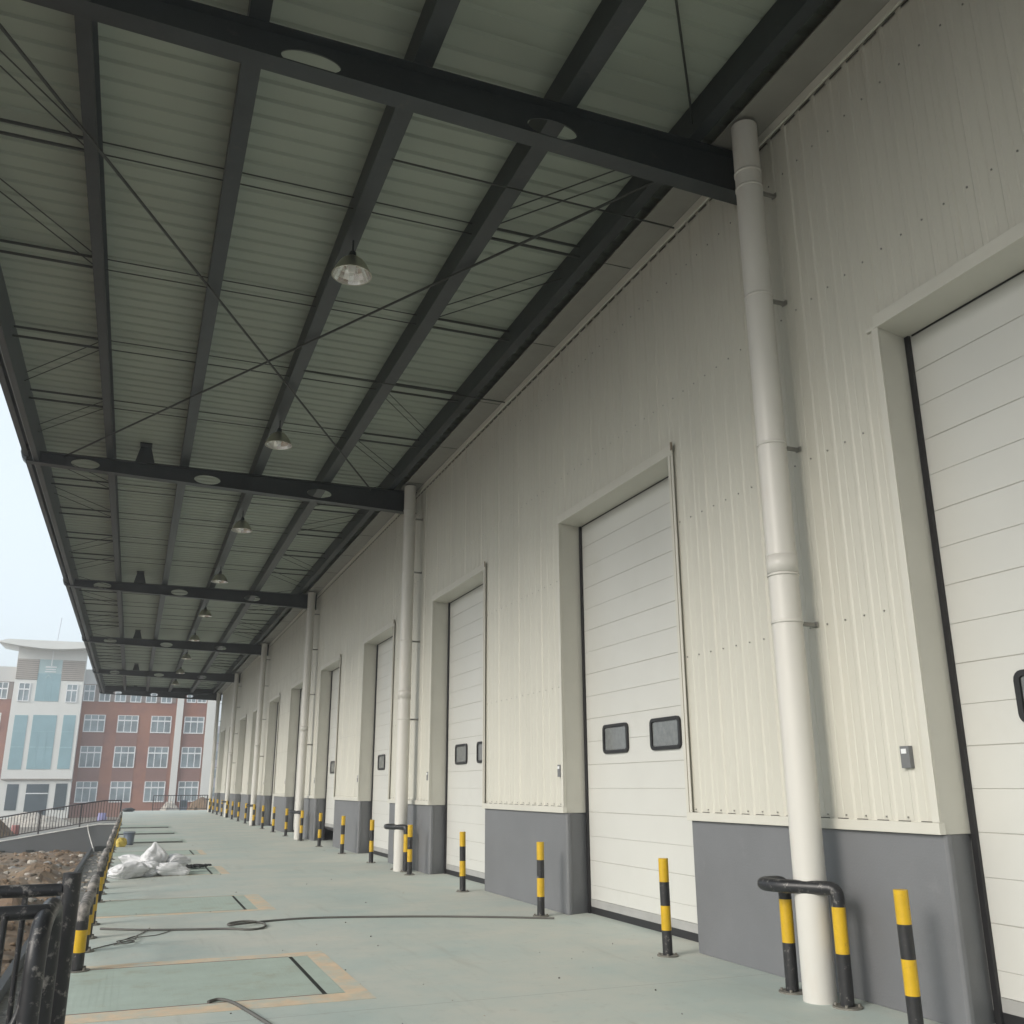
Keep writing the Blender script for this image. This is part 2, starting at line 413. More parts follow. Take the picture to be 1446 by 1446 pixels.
# downpipes
def make_downpipe(k):
    yc = PY0 + BAY * k; xc = 5.115; R = .128
    p_ = MB(); p_.tube([(xc, yc, .0), (xc, yc, 7.99)], R, 28)
    o = p_.build('downpipe', M['pvc'], wh)
    for (z, h, dr) in ((3.37, .16, .006), (3.345, .014, .011), (7.42, .03, .007)):
        c = MB(); c.lathe([(R, z), (R + dr, z), (R + dr, z + h), (R, z + h)], (xc, yc, 0), 28); c.build('pipe_collar', M['pvc'], o)
    for z in (2.93, 4.55, 6.05, 7.25):
        c = MB(); c.lathe([(R, z), (R + .007, z), (R + .007, z + .025), (R, z + .025)], (xc, yc, 0), 28); c.build('pipe_clamp', M['pvc'], o)
        b = MB(); b.box(xc + R - .01, 5.420, yc - .014, yc + .014, z - .008, z + .026); b.box(5.40, 5.412, yc - .035, yc + .03, z - .012, z + .032); b.build('wall_bracket', M['bracket'], o)
for k in range(6): make_downpipe(k)

# ------------------------------------------------------------------ canopy
cn = empty('canopy', 'dark steel canopy of beams and purlins under pale ribbed roof sheets over the dock', 'canopy', (0, 0, 0))
ZR = 8.355
rf = MB(); i = 0; pr = []
yv = Y_A
while yv < Y_B + .3:
    pr += [(yv, 0), (yv + .165, 0), (yv + .19, .026), (yv + .245, .026)]
    yv += .27
for a, b in zip(pr, pr[1:]):
    rf.quad((-2.62, a[0], ZR + a[1]), (5.41, a[0], ZR + a[1]), (5.41, b[0], ZR + b[1]), (-2.62, b[0], ZR + b[1]))
tp = ZR + .06
rf.quad((-2.62, Y_A, tp), (-2.62, Y_B + .3, tp), (5.41, Y_B + .3, tp), (5.41, Y_A, tp))
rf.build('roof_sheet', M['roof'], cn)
def zbot(x): return 7.69 - .033 * x
def make_beam(k):
    yb = BY0 + BAY * k
    xl, xr = -2.55, 5.365
    # web outline with three elliptical openings, filled by a strip mesh
    w = MB(); holes = [(-1.50, 7.85), (.85, 7.79), (3.19, 7.752)]; ra, rz_ = .265, .098
    def strip(x0, x1, n=1):
        for q in range(n):
            a = x0 + (x1 - x0) * q / n; b = x0 + (x1 - x0) * (q + 1) / n
            w.prism([(a, zbot(a)), (b, zbot(b)), (b, 7.985), (a, 7.985)], 'Y', yb - .008, yb + .008)
    cur = xl
    for hx, hz in holes:
        strip(cur, hx - ra)
        n = 18
        for q in range(n):
            t0 = PI - PI * q / n; t1 = PI - PI * (q + 1) / n
            a = hx + ra * math.cos(t0); b = hx + ra * math.cos(t1)
            da = rz_ * math.sin(t0); db = rz_ * math.sin(t1)
            for yy in (yb - .008, yb + .008):
                w.quad((a, yy, zbot(a)), (b, yy, zbot(b)), (b, yy, hz - db), (a, yy, hz - da))
                w.quad((a, yy, hz + da), (b, yy, hz + db), (b, yy, 7.985), (a, yy, 7.985))
            w.quad((a, yb - .008, hz - da), (b, yb - .008, hz - db), (b, yb + .008, hz - db), (a, yb + .008, hz - da))
            w.quad((a, yb - .008, hz + da), (b, yb - .008, hz + db), (b, yb + .008, hz + db), (a, yb + .008, hz + da))
        cur = hx + ra
    strip(cur, xr)
    # flanges
    w.prism([(xl, zbot(xl) - .014), (xr, zbot(xr) - .014), (xr, zbot(xr) - .001), (xl, zbot(xl) - .001)], 'Y', yb - .1, yb + .1)
    w.box(xl, xr, yb - .1, yb + .1, 7.986, 7.998)
    o = w.build('beam', M['steel'], cn)
    e = MB(); z0 = zbot(xl) - .02
    e.prism([(-2.66, 8.10), (-2.665, 7.93), (-2.63, 7.82), (-2.56, 7.75), (-2.551, 7.75), (-2.551, 8.10)], 'Y', yb - .11, yb + .11)
    e.build('end_cap', M['steel2'], o)
    s = MB(); s.prism([(-.58, 8.0), (-.21, 8.0), (-.31, ZR - .002), (-.50, ZR - .002)], 'Y', yb - .09, yb - .02)
    s.box(-.52, -.29, yb - .30, yb - .09, ZR - .03, ZR - .003)
    s.build('stub_bracket', M['steel'], o)
for k in range(-2, 6): make_beam(k)
def cpurlin(x0, b, z0, z1, y0, y1, t=.012):
    m = MB()
    m.box(x0, x0 + t, y0, y1, z0, z1); m.box(x0 + t, x0 + b, y0, y1, z0, z0 + t); m.box(x0 + t, x0 + b, y0, y1, z1 - t, z1); m.box(x0 + b - t, x0 + b, y0, y1, z0 + t, z0 + .03)
    return m
PUR = [(-1.12, .135), (.285, .175), (1.755, .185), (3.225, .19), (4.69, .14)]
for x0, b in PUR: cpurlin(x0, b, 8.0, ZR - .004, Y_A, Y_B + .2).build('purlin', M['steel'], cn)
# outer edge beam / gutter
eb = MB()
eb.box(-2.345, -2.33, Y_A, Y_B + .2, 7.80, ZR - .004)
eb.box(-2.42, -2.345, Y_A, Y_B + .2, 7.80, 7.812)
o = eb.build('edge_beam', M['steel2'], cn)
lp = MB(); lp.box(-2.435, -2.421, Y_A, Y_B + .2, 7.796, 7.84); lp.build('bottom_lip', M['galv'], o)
gt = MB()
gt.box(-2.61, -2.60, Y_A, Y_B + .3, 7.86, 8.44); gt.box(-2.60, -2.515, Y_A, Y_B + .3, 7.86, 7.87); gt.box(-2.61, -2.42, Y_B + .21, Y_B + .3, 7.87, 8.3)
gt.build('fascia', M['steel2'], cn)
ef = MB(); ef.box(-2.60, 5.40, Y_B + .26, Y_B + .30, 7.98, 8.44); ef.build('end_fascia', M['steel'], cn)
# sag rods, struts, diagonals
def rod(name, pts, r=.009, n=6, mt='rod', par=cn):
    m = MB()
    for a, b in pts: m.tube([a, b], r, n)
    return m.build(name, M[mt], par)
for k in range(-1, 5):
    yb = BY0 + BAY * k
    for q in range(1, 5):
        yy = yb + 2.5 * q + .02
        rod('sag_rod', [((-.98, yy, z), (3.27, yy, z)) for z in (8.12, 8.27)], .008)
        rod('strut', [((-2.33, yy, z), (-1.12, yy, z)) for z in (8.12, 8.27)], .019)
        rod('strut', [((3.41, yy, z), (4.69, yy, z)) for z in (8.12, 8.27)], .019)
        if q in (1, 2):
            rod('diagonal_tie', [((-2.33, yy - 1.75, z), (-1.12, yy - .06, z)) for z in (8.12, 8.27)], .008)
            rod('diagonal_tie', [((3.41, yy - .25, z), (4.69, yy - 1.95, z)) for z in (8.12, 8.27)], .008)
        else:
            if k == -1 and q == 4: yy += .47
            rod('diagonal_tie', [((-2.33, yy + 1.75, z), (-1.12, yy + .06, z)) for z in (8.12, 8.27)], .008)
            rod('diagonal_tie', [((3.41, yy + .25, z), (4.69, yy + 1.95, z)) for z in (8.12, 8.27)], .008)
for k in (0,):
    yb = BY0 + BAY * k
    rod('cross_brace', [((-2.02, yb + .1, 7.93), (4.3, yb + 12.5, 7.93))], .017, 8)
    rod('cross_brace', [((4.9, yb + .2, 7.955), (-1.9, yb + 12.9 - .3, 7.955))], .017, 8)
for yy in (8.29, 13.9, 20.9):
    rod('conduit', [((1.9, yy, 7.97), (5.34, yy, 7.95))], .011, 6)

# high-bay lamps
def make_lamp():
    t = empty('high_bay_lamp', 'bell shaped polished lamp hanging from the third purlin, nearest to the camera', 'lamp', (0, 0, 0), 0, 'high bay lamps hanging in a row under the canopy')
    pr = [(.055, .24), (.095, .225), (.142, .183), (.184, .12), (.218, .053), (.235, .0)]
    m = MB(); m.lathe(pr, n=28); m.lathe([(.235, 0), (.242, .004), (.242, -.004), (.230, -.002)], n=28)
    sh_ = m.build('reflector', [M['aluout']], t)
    m = MB(); m.lathe([(r - .006, z) for r, z in pr], n=20, smooth=False); m.build('reflector_lining', M['alu'], sh_)
    m = MB(); m.lathe([(.001, .03), (.04, .04), (.055, .09), (.05, .13), (.03, .17), (.03, .24)], n=12); m.build('bulb', M['bulb'], t)
    m = MB(); m.lathe([(.001, .24), (.04, .24), (.045, .25), (.042, .31), (.03, .32), (.001, .32)], n=14); m.build('ballast_box', M['steel'], t)
    m = MB(); m.tube([(0, 0, .32), (0, 0, .475)], .012, 6); m.build('hook', M['steel'], t)
    return t
lamp0 = make_lamp()
for k in range(9):
    o = lamp0 if k == 0 else copy_tree(lamp0)
    o.location = (1.865, 10.0 + 6.25 * k, 7.525)
    if k: o['label'] = 'bell shaped polished canopy lamp, the %s along the row from the camera' % ORD[k + 1]

# ------------------------------------------------------------------ bollards by the wall
def make_bollard():
    t = empty('bollard', 'x', 'bollard', (0, 0, 0), 0, 'striped bollards along the warehouse wall')
    m = MB(); zs = [0.0, .235, .46, .68, .90]; r = .049
    for q in range(4): m.lathe([(r, zs[q]), (r, zs[q + 1])], n=18, mi=1 - q % 2)
    m.disc((0, 0, .90), r, 18, 0); m.build('post', [M['yellow'], M['black']], t)
    m = MB(); m.lathe([(r, .012), (.105, .012), (.105, .0)], n=20, smooth=False)
    for q in range(4):
        a = PI / 4 + q * PI / 2; m.lathe([(.012, .012), (.012, .03), (.0, .03)], (.08 * math.cos(a), .08 * math.sin(a), 0), 6, smooth=False)
    m.build('base_plate', M['plate'], t)
    return t
bol0 = make_bollard()
for n in range(0, 21):
    yv = 5.58 + 3.165 * n
    if n == 0: yv = 5.50
    o = bol0 if n == 0 else copy_tree(bol0)
    o.location = (5.06, yv, 0); o.rotation_euler = (random.uniform(-.012, .012), random.uniform(-.012, .012), random.uniform(0, 3))
    j = (n + 3) // 2 if n % 2 else n // 2 + 1
    o['label'] = 'striped yellow and black bollard at the %s jamb of the %s nearest dock door' % ('near' if n % 2 else 'far', ORD[j])

# ------------------------------------------------------------------ bent pipe guards round the downpipes
def arc(pts, r, n=5):
    """round the corners of a polyline"""
    pts = [Vector(p) for p in pts]; out = [pts[0]]
    for a, b, c in zip(pts, pts[1:], pts[2:]):
        u = (a - b).normalized(); w = (c - b).normalized(); d = min(r, (a - b).length * .49, (c - b).length * .49)
        for q in range(n + 1):
            t = q / n; out.append((b + u * d) * (1 - t) ** 2 + b * 2 * t * (1 - t) + (b + w * d) * t * t)
    out.append(pts[-1]); return out
def make_pipe_guard():
    t = empty('pipe_guard', 'x', 'pipe guard', (0, 0, 0), 0, 'bent pipe guards round the downpipes')
    r = .052
    for yy in (-.25, .35):
        x = .05 if yy < 0 else .01
        m = MB(); m.lathe([(r, 0), (r, .37)], (x, yy, 0), 18, 1); m.lathe([(r, .37), (r, .70)], (x, yy, 0), 18, 0); m.build('leg', [M['yellow'], M['black']], t)
        m = MB(); m.lathe([(r, .012), (.11, .012), (.11, 0)], (x, yy, 0), 20, smooth=False)
        for q in range(4):
            a = PI / 4 + q * PI / 2; m.lathe([(.012, .012), (.012, .03), (0, .03)], (x + .085 * math.cos(a), yy + .085 * math.sin(a), 0), 6, smooth=False)
        m.build('base_plate', M['plate'], t)
    m = MB(); m.tube(arc([(.05, -.25, .70), (.05, -.25, .83), (-.22, .13, .83), (-.235, .35, .83), (.01, .35, .83), (.01, .35, .70)], .10), r, 14)
    m.build('top_rail', M['blackworn'], t)
    return t
pg0 = make_pipe_guard()
for k in range(6):
    o = pg0 if k == 0 else copy_tree(pg0)
    o.location = (5.115, PY0 + BAY * k, 0)
    o['label'] = 'black topped bent pipe guard round the foot of the %s nearest downpipe' % ORD[k + 1]

# ------------------------------------------------------------------ guards along the dock edge
def make_edge_guard(L):
    t = empty('edge_guard', 'x', 'guard rail', (0, 0, 0), 0, 'low striped pipe guards along the dock edge')
    r = .052
    for yy in (0, L):
        m = MB(); m.lathe([(r, 0), (r, .16)], (0, yy, 0), 16, 1); m.lathe([(r, .16), (r, .35)], (0, yy, 0), 16, 0); m.lathe([(r, .35), (r, .43)], (0, yy, 0), 16, 1); m.build('leg', [M['yellow'], M['black']], t)
        m = MB(); m.lathe([(r, .012), (.11, .012), (.11, 0)], (0, yy, 0), 18, smooth=False)
        for q in range(4):
            a = PI / 4 + q * PI / 2; m.lathe([(.012, .012), (.012, .035), (0, .035)], (.085 * math.cos(a), yy + .085 * math.sin(a), 0), 6, smooth=False)
        m.build('base_plate', M['plate'], t)
    m = MB(); m.tube(arc([(0, 0, .42), (0, 0, .53), (0, L, .53), (0, L, .42)], .13), r, 14); m.build('top_rail', M['dusty'], t)
    return t
eg0 = make_edge_guard(1.14)
PP = 5.85; cnt = 0
for j in range(7):
    for q, y0 in enumerate((10.12, 12.2)):
        yv = y0 + PP * j - (.15 if j else 0)
        if yv > 49: continue
        o = eg0 if cnt == 0 else copy_tree(eg0); cnt += 1
        o.location = (-.292, yv, 0)
        o['label'] = 'low dusty dock edge guard, %s of the pair beyond the %s nearest leveller plate' % ('nearer' if q == 0 else 'farther', ORD[j + 1])

# ------------------------------------------------------------------ dock levellers
for j in range(7):
    a, b = 8.27 + PP * j, 10.13 + PP * j
    if j == 1: a, b = 14.1, 15.93
    t = empty('dock_leveller', 'green checker plate dock leveller flush in the floor, %s from the camera' % ORD[j + 1], 'dock leveller', (0, 0, 0), 0, 'flush dock leveller plates along the dock edge')
    z = .004
    m = MB(); m.box(-.415, 1.60, a + .012, b - .012, 0.001, z)
    # raised tread bars
    for q in range(36):
        x = -.30 + .052 * q; m.box(x, x + .006, a + .03, b - .03, z, z + .0007)
    m.build('deck_plate', M['leveller'], t)
    m = MB(); m.box(1.64, 1.78, a + .012, b - .012, 0.001, z); m.build('hinge_plate', M['leveller'], t)
    m = MB(); m.box(1.602, 1.638, a + .012, b - .012, 0.0005, .0035); m.build('hinge_slot', M['slot'], t)
    for y0, y1, zt in ((b - .0115, b + .008, .0045), (a - .004, a + .0115, .0035)):
        m = MB(); m.box(-.415, 1.60, y0, y1, .0005, zt); m.build('edge_gap', M['redgap'], t)
    if j >= 4:      # these plates stand a hand's breadth proud of the floor
        m = MB(); m.box(-.415, 1.60, a - .02, b + .02, .0055, .05); m.build('raised_deck', M['slot'] if j < 0 else M['leveller'], t)
        m = MB(); m.box(-.415, 1.60, a - .035, a - .0205, .006, .048); m.build('near_side_shade', M['sideshade'], t)  # added dark strip: paints the shaded near side of the raised plate
    if j < 4:
        wa = (.30, .16, .08, .06)[j]; wb = (.22, .05, .05, .05)[j]; e = (.18, .22, .16, .14)[j]
        m = MB(); m.box(-.415, 1.79, b + .009, b + wb, .0005, .003); m.box(-.415, 1.79, a - wa, a - .005, .0005, .003); m.box(1.79, 1.79 + e, a - wa, b + wb, .0005, .003)
        m.build('primer_border', M['primer'], t)

# ------------------------------------------------------------------ things lying on the dock
def lay(name, pts, r, label, cat, mt='cable', n=8, sm=4):
    P = [Vector(p) for p in pts]; out = []
    for i in range(len(P) - 1):
        p0 = P[max(i - 1, 0)]; p1 = P[i]; p2 = P[i + 1]; p3 = P[min(i + 2, len(P) - 1)]
        for q in range(sm):
            t = q / sm
            out.append(.5 * ((2 * p1) + (p2 - p0) * t + (2 * p0 - 5 * p1 + 4 * p2 - p3) * t * t + (3 * p1 - p0 - 3 * p2 + p3) * t ** 3))
    out.append(P[-1]); m = MB(); m.tube(out, r, n)
    return tag(m.build(name, M[mt]), label, cat)
R_ = .0125
lay('cable', [(-.17, 12.85, R_), (.3, 12.55, R_), (.8, 12.38, R_), (1.2, 12.27, R_), (1.45, 12.10, R_), (1.62, 12.2, R_), (1.66, 12.5, R_ * 1.6), (1.5, 12.72, R_ * 2.2), (1.3, 12.66, R_ * 2), (1.24, 12.42, R_ * 2.6), (1.4, 12.45, R_ * 2.8), (1.75, 12.75, R_), (2.3, 12.82, R_), (3.1, 12.60, R_), (3.9, 12.28, R_), (4.6, 11.9, R_), (4.98, 11.66, R_), (5.1, 11.58, R_)], R_, 'long dark cable crossing the dock with one loop in it', 'cable')
lay('wire', [(-.2, 11.35, .008), (-.02, 11.6, .008), (.13, 11.75, .009), (.2, 11.6, .02), (.1, 11.45, .03), (.02, 11.62, .03), (.14, 11.9, .012), (.28, 12.3, .008), (.37, 12.7, .008)], .0055, 'thin tangled wire offcut whose tail points to the cable, nearest the edge guard', 'wire')
lay('wire', [(.0, 11.55, .007), (.1, 11.8, .02), (.22, 11.95, .03), (.2, 11.7, .025), (.12, 11.7, .02), (.25, 12.0, .01), (.42, 12.1, .007), (.52, 12.25, .007), (.62, 12.45, .007)], .005, 'thin tangled wire offcut with a kinked tail reaching towards the wall', 'wire')
lay('hose', [(.72, 8.28, .012), (.80, 8.33, .015), (.88, 8.22, .014), (.95, 7.95, .013), (1.04, 7.5, .013), (1.1, 7.2, .013), (1.2, 6.8, .013), (1.35, 6.3, .013)], .013, 'short dark hose end lying over the edge of the nearest leveller plate', 'hose')

def sack(loc, size, rot, seed, label, peak=None):
    m = MB(); nu, nv = 96, 60; vs = []
    for i in range(nv + 1):
        th = PI * i / nv
        for k in range(nu):
            ph = 2 * PI * k / nu
            c, s_ = math.cos(ph), math.sin(ph); st = math.sin(th)
            e = .55
            x = math.copysign(abs(st) ** .6 * abs(c) ** e, c); y = math.copysign(abs(st) ** .6 * abs(s_) ** e, s_); z = math.copysign(abs(math.cos(th)) ** .9, math.cos(th))
            d = Vector((x, y, z)); q = Vector((x * 1.6 + seed, y * 1.6, z * 1.6 + seed))
            q2 = Vector((x * 2.6 + seed, y * 2.6, z * 2.6))
            rid = 1 - 2 * abs(mnoise.noise(q2)); rid2 = 1 - 2 * abs(mnoise.noise(q2 * 2.3 + Vector((3, 1, seed))))
            h = 1 + .20 * mnoise.noise(q) + .09 * (rid - .5) + .025 * (rid2 - .5)
            ear = abs(x) * abs(y)
            fl_ = 1 - .60 * max(0, abs(x) - .45)           # flattened sewn ends
            X = x * size[0] * h * (1 + .10 * ear); Y = y * size[1] * h * (1 + .22 * x * x); Z = z * size[2] * h * fl_
            if peak:
                w = max(0, z) ** 3 * max(0, 1 - ((x - peak[0]) / .6) ** 2) 
                X = X * (1 - .55 * w) + peak[0] * size[0] * .55 * w; Y *= (1 - .6 * w); Z += w * peak[1]
            vs.append((X, Y, Z))
    fs = []
    for i in range(nv):
        for k in range(nu): fs.append((i * nu + k, (i + 1) * nu + k, (i + 1) * nu + (k + 1) % nu, i * nu + (k + 1) % nu))
    mtx = Matrix.Rotation(rot[2], 3, 'Z') @ Matrix.Rotation(rot[1], 3, 'Y') @ Matrix.Rotation(rot[0], 3, 'X')
    vs = [mtx @ Vector(v) for v in vs]; zmin = min(v.z for v in vs)
    vs = [(v.x, v.y, max(v.z, zmin * .72)) for v in vs]
    m.add(vs, fs, 0, True); o = m.build('sack', M['sack']); o.location = (loc[0], loc[1], loc[2] - zmin * .72)
    return tag(o, label, 'sack', 'white sacks heaped on the dock')
sack((.10, 19.75, 0), (.31, .18, .14), (0, -.10, .55), 1.3, 'white woven sack lying flat at the left end of the heap')
sack((.42, 20.05, 0), (.24, .19, .15), (0, 0, -.5), 5.1, 'white lumpy sack in the front middle of the heap on the dock floor')
sack((.87, 20.02, 0), (.31, .17, .12), (0, .12, .12), 9.4, 'flat white sack with a crumpled mouth at the front right of the heap')
sack((.98, 20.50, .13), (.22, .18, .12), (0, .05, .35), 13.7, 'white puffy sack resting on the right back of the heap')
sack((.25, 20.6, .12), (.29, .17, .11), (0, .25, -.35), 17.2, 'white sack at the back left of the heap with a drooping corner')
sack((.55, 20.4, .12), (.22, .17, .20), (.05, -.25, .3), 21.9, 'white sack on top of the heap with its twisted neck pointing up', peak=(.25, .10))
# black rope heap
m = MB()
for q in range(16):
    c = Vector((random.uniform(1.18, 1.62), random.uniform(21.25, 21.6), .03)); pts = []
    for w in range(9):
        a = w * .8 + q; pts.append(c + Vector((math.cos(a) * random.uniform(.05, .12), math.sin(a) * random.uniform(.05, .10), random.uniform(0, .05))))
    m.tube(pts, .016, 6)
tag(m.build('rope_heap', M['rubber']), 'small heap of black rubber strips behind the white sacks on a leveller plate', 'rubber strips')
ch = MB()
for _ in range(60):
    x = random.uniform(-.2, 5.0); y = 6.5 + 30 * random.random() ** 1.6
    rock(ch, (x, y, .004), random.choice((.004, .005, .005, .007, .010)), random.uniform(.5, 1.6), random.choice((0, 1, 1)))
tag(ch.build('floor_chips', [M['rubble'], M['wetconc']]), kind='stuff')
# bucket
t = empty('bucket', 'grey blue plastic bucket with a pale rim standing near the dock edge', 'bucket', (.09, 30.9, 0))
m = MB(); m.lathe([(.001, .005), (.125, .0), (.135, .02), (.16, .36), (.148, .36), (.125, .03), (.001, .03)], n=24); m.build('body', M['bucket'], t)
m = MB(); m.lathe([(.158, .345), (.172, .345), (.172, .375), (.150, .375)], n=24); m.build('rim', M['rim'], t)
m = MB(); m.tube([(.168 * math.cos(a), -.05 - .06 * math.sin(a), .345 - .12 * math.sin(a)) for a in [PI * q / 10 for q in range(11)]], .005, 5); m.build('handle', M['bracket'], t)
o = sack((-.10, 30.1, 0), (.13, .11, .14), (0, 0, .3), 31., 'yellow plastic bag slumped beside the grey blue bucket'); o.data.materials.clear(); o.data.materials.append(M['ybag']); o.name = 'plastic_bag'; o['category'] = 'bag'; del o['group']
o = sack((-.0, 73.5, 0), (.38, .3, .14), (0, 0, .2), 41., 'dark rag bundle lying at the far corner of the dock floor'); o.data.materials.clear(); o.data.materials.append(M['tarp']); o.name = 'rag_bundle'; o['category'] = 'rag'; del o['group']

# ------------------------------------------------------------------ foreground handrails
hr = empty('stair_railing', 'worn black pipe handrail with balusters at the near dock steps, lower left corner', 'railing', (-.2, 4.9, 0))
def hp(name, pts, r, n=14, mt='blackworn'):
    m = MB(); m.tube([Vector(p) - Vector((-.2, 4.9, 0)) for p in pts], r, n); return m.build(name, M[mt], hr)
hp('post', [(-.205, 4.9, -.0), (-.205, 4.9, 1.235)], .040)
hp('rail', [(-.24, 4.9, 1.165), (-1.9, 4.9, 1.165)], .027)
hp('rail', [(-.24, 4.9, .25), (-1.9, 4.9, .25)], .018)
for q in range(11): hp('baluster', [(-.385 - .14 * q, 4.9, .25), (-.385 - .14 * q, 4.9, 1.15)], .0125, 8)
hp('post', [(-1.9, 4.9, -1.3), (-1.9, 4.9, 1.2)], .035)
lr = empty('guard_frame', 'worn black bent pipe frame with an elbow top in front of the stair handrail', 'railing', (-.275, 4.3, 0))
def hq(name, pts, r, n=14, mt='blackworn'):
    m = MB(); m.tube([Vector(p) - Vector((-.275, 4.3, 0)) for p in pts], r, n); return m.build(name, M[mt], lr)
hq('post', arc([(-.275, 4.3, 0), (-.275, 4.3, 1.09), (-.255, 4.78, 1.135), (-.255, 4.78, 0)], .17, 7), .038)
hq('rail', [(-.255, 4.46, 1.125), (-1.6, 4.3, 1.125)], .028)
for q in range(8): hq('baluster', [(-.41 - .16 * q, 4.41, .25), (-.41 - .16 * q, 4.41, 1.12)], .0125, 8)
hq('rail', [(-.29, 4.42, .25), (-1.6, 4.3, .25)], .018)
hq('brace', arc([(-.30, 4.40, .95), (-.315, 4.38, .72), (-.46, 4.36, .60), (-.7, 4.34, .45)], .12), .016, 8)
ld = MB(); ld.box(-2.1, -.425, 4.05, 5.1, -.12, -.004); ld.box(-2.4, -2.101, 4.05, 5.1, -.35, -.20); ld.box(-2.7, -2.401, 4.05, 5.1, -.6, -.45); ld.box(-2.1, -2.0, 4.06, 5.09, -1.3, -.121)
tag(ld.build('dock_steps', M['conc']), 'concrete steps down from the dock under the black handrail', 'steps')
o = sack((-1.05, 11.5, -1.25), (.32, .3, .22), (0, 0, .3), 51., 'crumpled pale blue plastic sheet lying on the dirt behind the handrail'); o.data.materials.clear(); o.data.materials.append(M['plastic']); o.name = 'plastic_sheet'; o['category'] = 'plastic sheet'; del o['group']

# ------------------------------------------------------------------ ramp at the far side
YW = 50.5
def rz(x): return 0 if x > -1.25 else max(-1.29, -(-1.25 - x) * .166)
rw = empty('ramp', 'grey painted ramp wall with a pale coping rising to the dock', 'ramp')
m = MB(); xs = [-.425, -1.25, -5.3, -9.0]
out = [(x, rz(x) - .07) for x in xs] + [(-9.0, -1.299), (-.425, -1.299)]
m.prism(out, 'Y', YW, YW + .18); m.build('side_wall', M['rampwall'], rw)
m = MB()
for a, b in zip(xs, xs[1:]): m.prism([(a, rz(a) - .069), (b, rz(b) - .069), (b, rz(b) - .02), (a, rz(a) - .02)], 'Y', YW - .03, YW + .22)
m.build('coping', M['coping'], rw)
m = MB()
for a, b in zip(xs, xs[1:]): m.quad((a, YW + .23, rz(a) - .03), (b, YW + .23, rz(b) - .03), (b, YW + 4.2, rz(b) - .03), (a, YW + 4.2, rz(a) - .03))
m.build('deck', M['asphalt'], rw)
m = MB()
for x0, x1 in ((-4.2, -3.87), (-5.4, -5.05)): m.box(x0, x1, YW - .06, YW - .002, -1.29, -1.12)
m.box(-1.30, -.80, YW - .25, YW - .002, -1.29, -1.02)
m.build('drain_opening', M['slot'], rw)
lay('hose', [(-1.30, 49.6, -1.2), (-1.5, 50.1, -.75), (-1.66, 50.40, -.35), (-1.72, 50.42, -.05)], .022, 'thin pale hose hanging down over the grey ramp wall', 'hose', 'coping')
def fence_run(name, label, P, h, post_every, bal, zfun, cat='railing', r_post=.035):
    t = empty(name, label, cat, (P[0][0], P[0][1], 0))
    a = Vector((P[0][0], P[0][1], 0)); b = Vector((P[1][0], P[1][1], 0)); L = (b - a).length; d = (b - a) / L
    def pt(s, dz): q = d * s; return (q.x, q.y, zfun(a.x + q.x) + dz)
    nS = 12
    m = MB(); m.tube([pt(L * k / nS, h) for k in range(nS + 1)], .03, 8); m.build('top_rail', M['blackrail'], t)
    m = MB(); m.tube([pt(L * k / nS, .12) for k in range(nS + 1)], .022, 8); m.build('bottom_rail', M['blackrail'], t)
    s = 0
    while s <= L + .01:
        m = MB(); m.tube([pt(s, -.02), pt(s, h + .02)], r_post, 8); m.build('post', M['blackrail'], t); s += post_every
    m = MB(); s = bal
    while s < L: m.tube([pt(s, .12), pt(s, h)], .016, 6); s += bal
    m.build('balusters', M['blackrail'], t); return t
M['blackrail'] = mat('dark_brown_rail_paint', (.035, .030, .032), .5)
fence_run('ramp_railing', 'dark railing with thin balusters sloping along the top of the grey ramp', ((-.36, YW + .1), (-8.9, YW + .1)), 1.02, 1.72, .125, lambda x: rz(x))
fence_run('end_railing', 'dark railing with thin balusters closing the far end of the dock', ((1.62, 75.9), (5.4, 75.9)), 1.05, 1.89, .17, lambda x: 0)

# ------------------------------------------------------------------ far building
bd = empty('office_building', 'red brick four storey office block with white entrance tower and curved roof', 'building', (0, 108, -1.3))
def bp(mb, name, mt, par=None):
    mb.v = [(v[0], v[1] - 108, v[2] + 1.3) for v in mb.v] if par is None else [(v[0], v[1] - 108, v[2] + 1.3) for v in mb.v]
    return mb.build(name, mt, par or bd)
YF = 110.
WIN = []
for fl_ in range(3):
    z0 = (.15, 3.63, 7.25)[fl_]; z1 = (2.25, 5.82, 9.05)[fl_]
    for xa in (-5.32, -2.03, 1.31, 4.70): WIN.append((xa, xa + 2.08, z0, z1, 3, .70))
    for xa in (-15.2, -18.5, -21.8, -25.1): WIN.append((xa, xa + 2.08, z0, z1, 3, .70))
for k in range(7):
    xa = -5.68 + 1.555 * k
    if k < 6: WIN.append((xa, xa + 1.13, 10.42, 12.15, 2, .62))
WIN.append((4.75, 5.75, 10.55, 12.2, 2, .62)); WIN.append((5.85, 6.85, 10.55, 12.2, 2, .62))
for k in range(8): WIN.append((-13.95 - 1.555 * k, -12.82 - 1.555 * k, 10.42, 12.15, 2, .62))
m = MB(); m.box(-28, 8.2, YF, YF + 16, -1.3, 12.2); bp(m, 'brick_wall', M['brick'])
m = MB(); m.box(-28, 8.25, YF - .15, YF + 16.1, 12.201, 13.75); bp(m, 'parapet', M['parapet'])
m = MB()
for a, b, z1 in ((3.80, 4.48, 12.2), (6.95, 8.22, 12.2)):
    m = MB(); m.box(a, b, YF - .28, YF - .002, -1.3, z1); bp(m, 'white_pilaster', M['white'])
for k in range(6):
    m = MB(); m.box(-4.53 + 1.555 * k, -4.15 + 1.555 * k, YF - .05, YF - .002, 10.44, 12.2); bp(m, 'grey_panel', M['greybrick'])
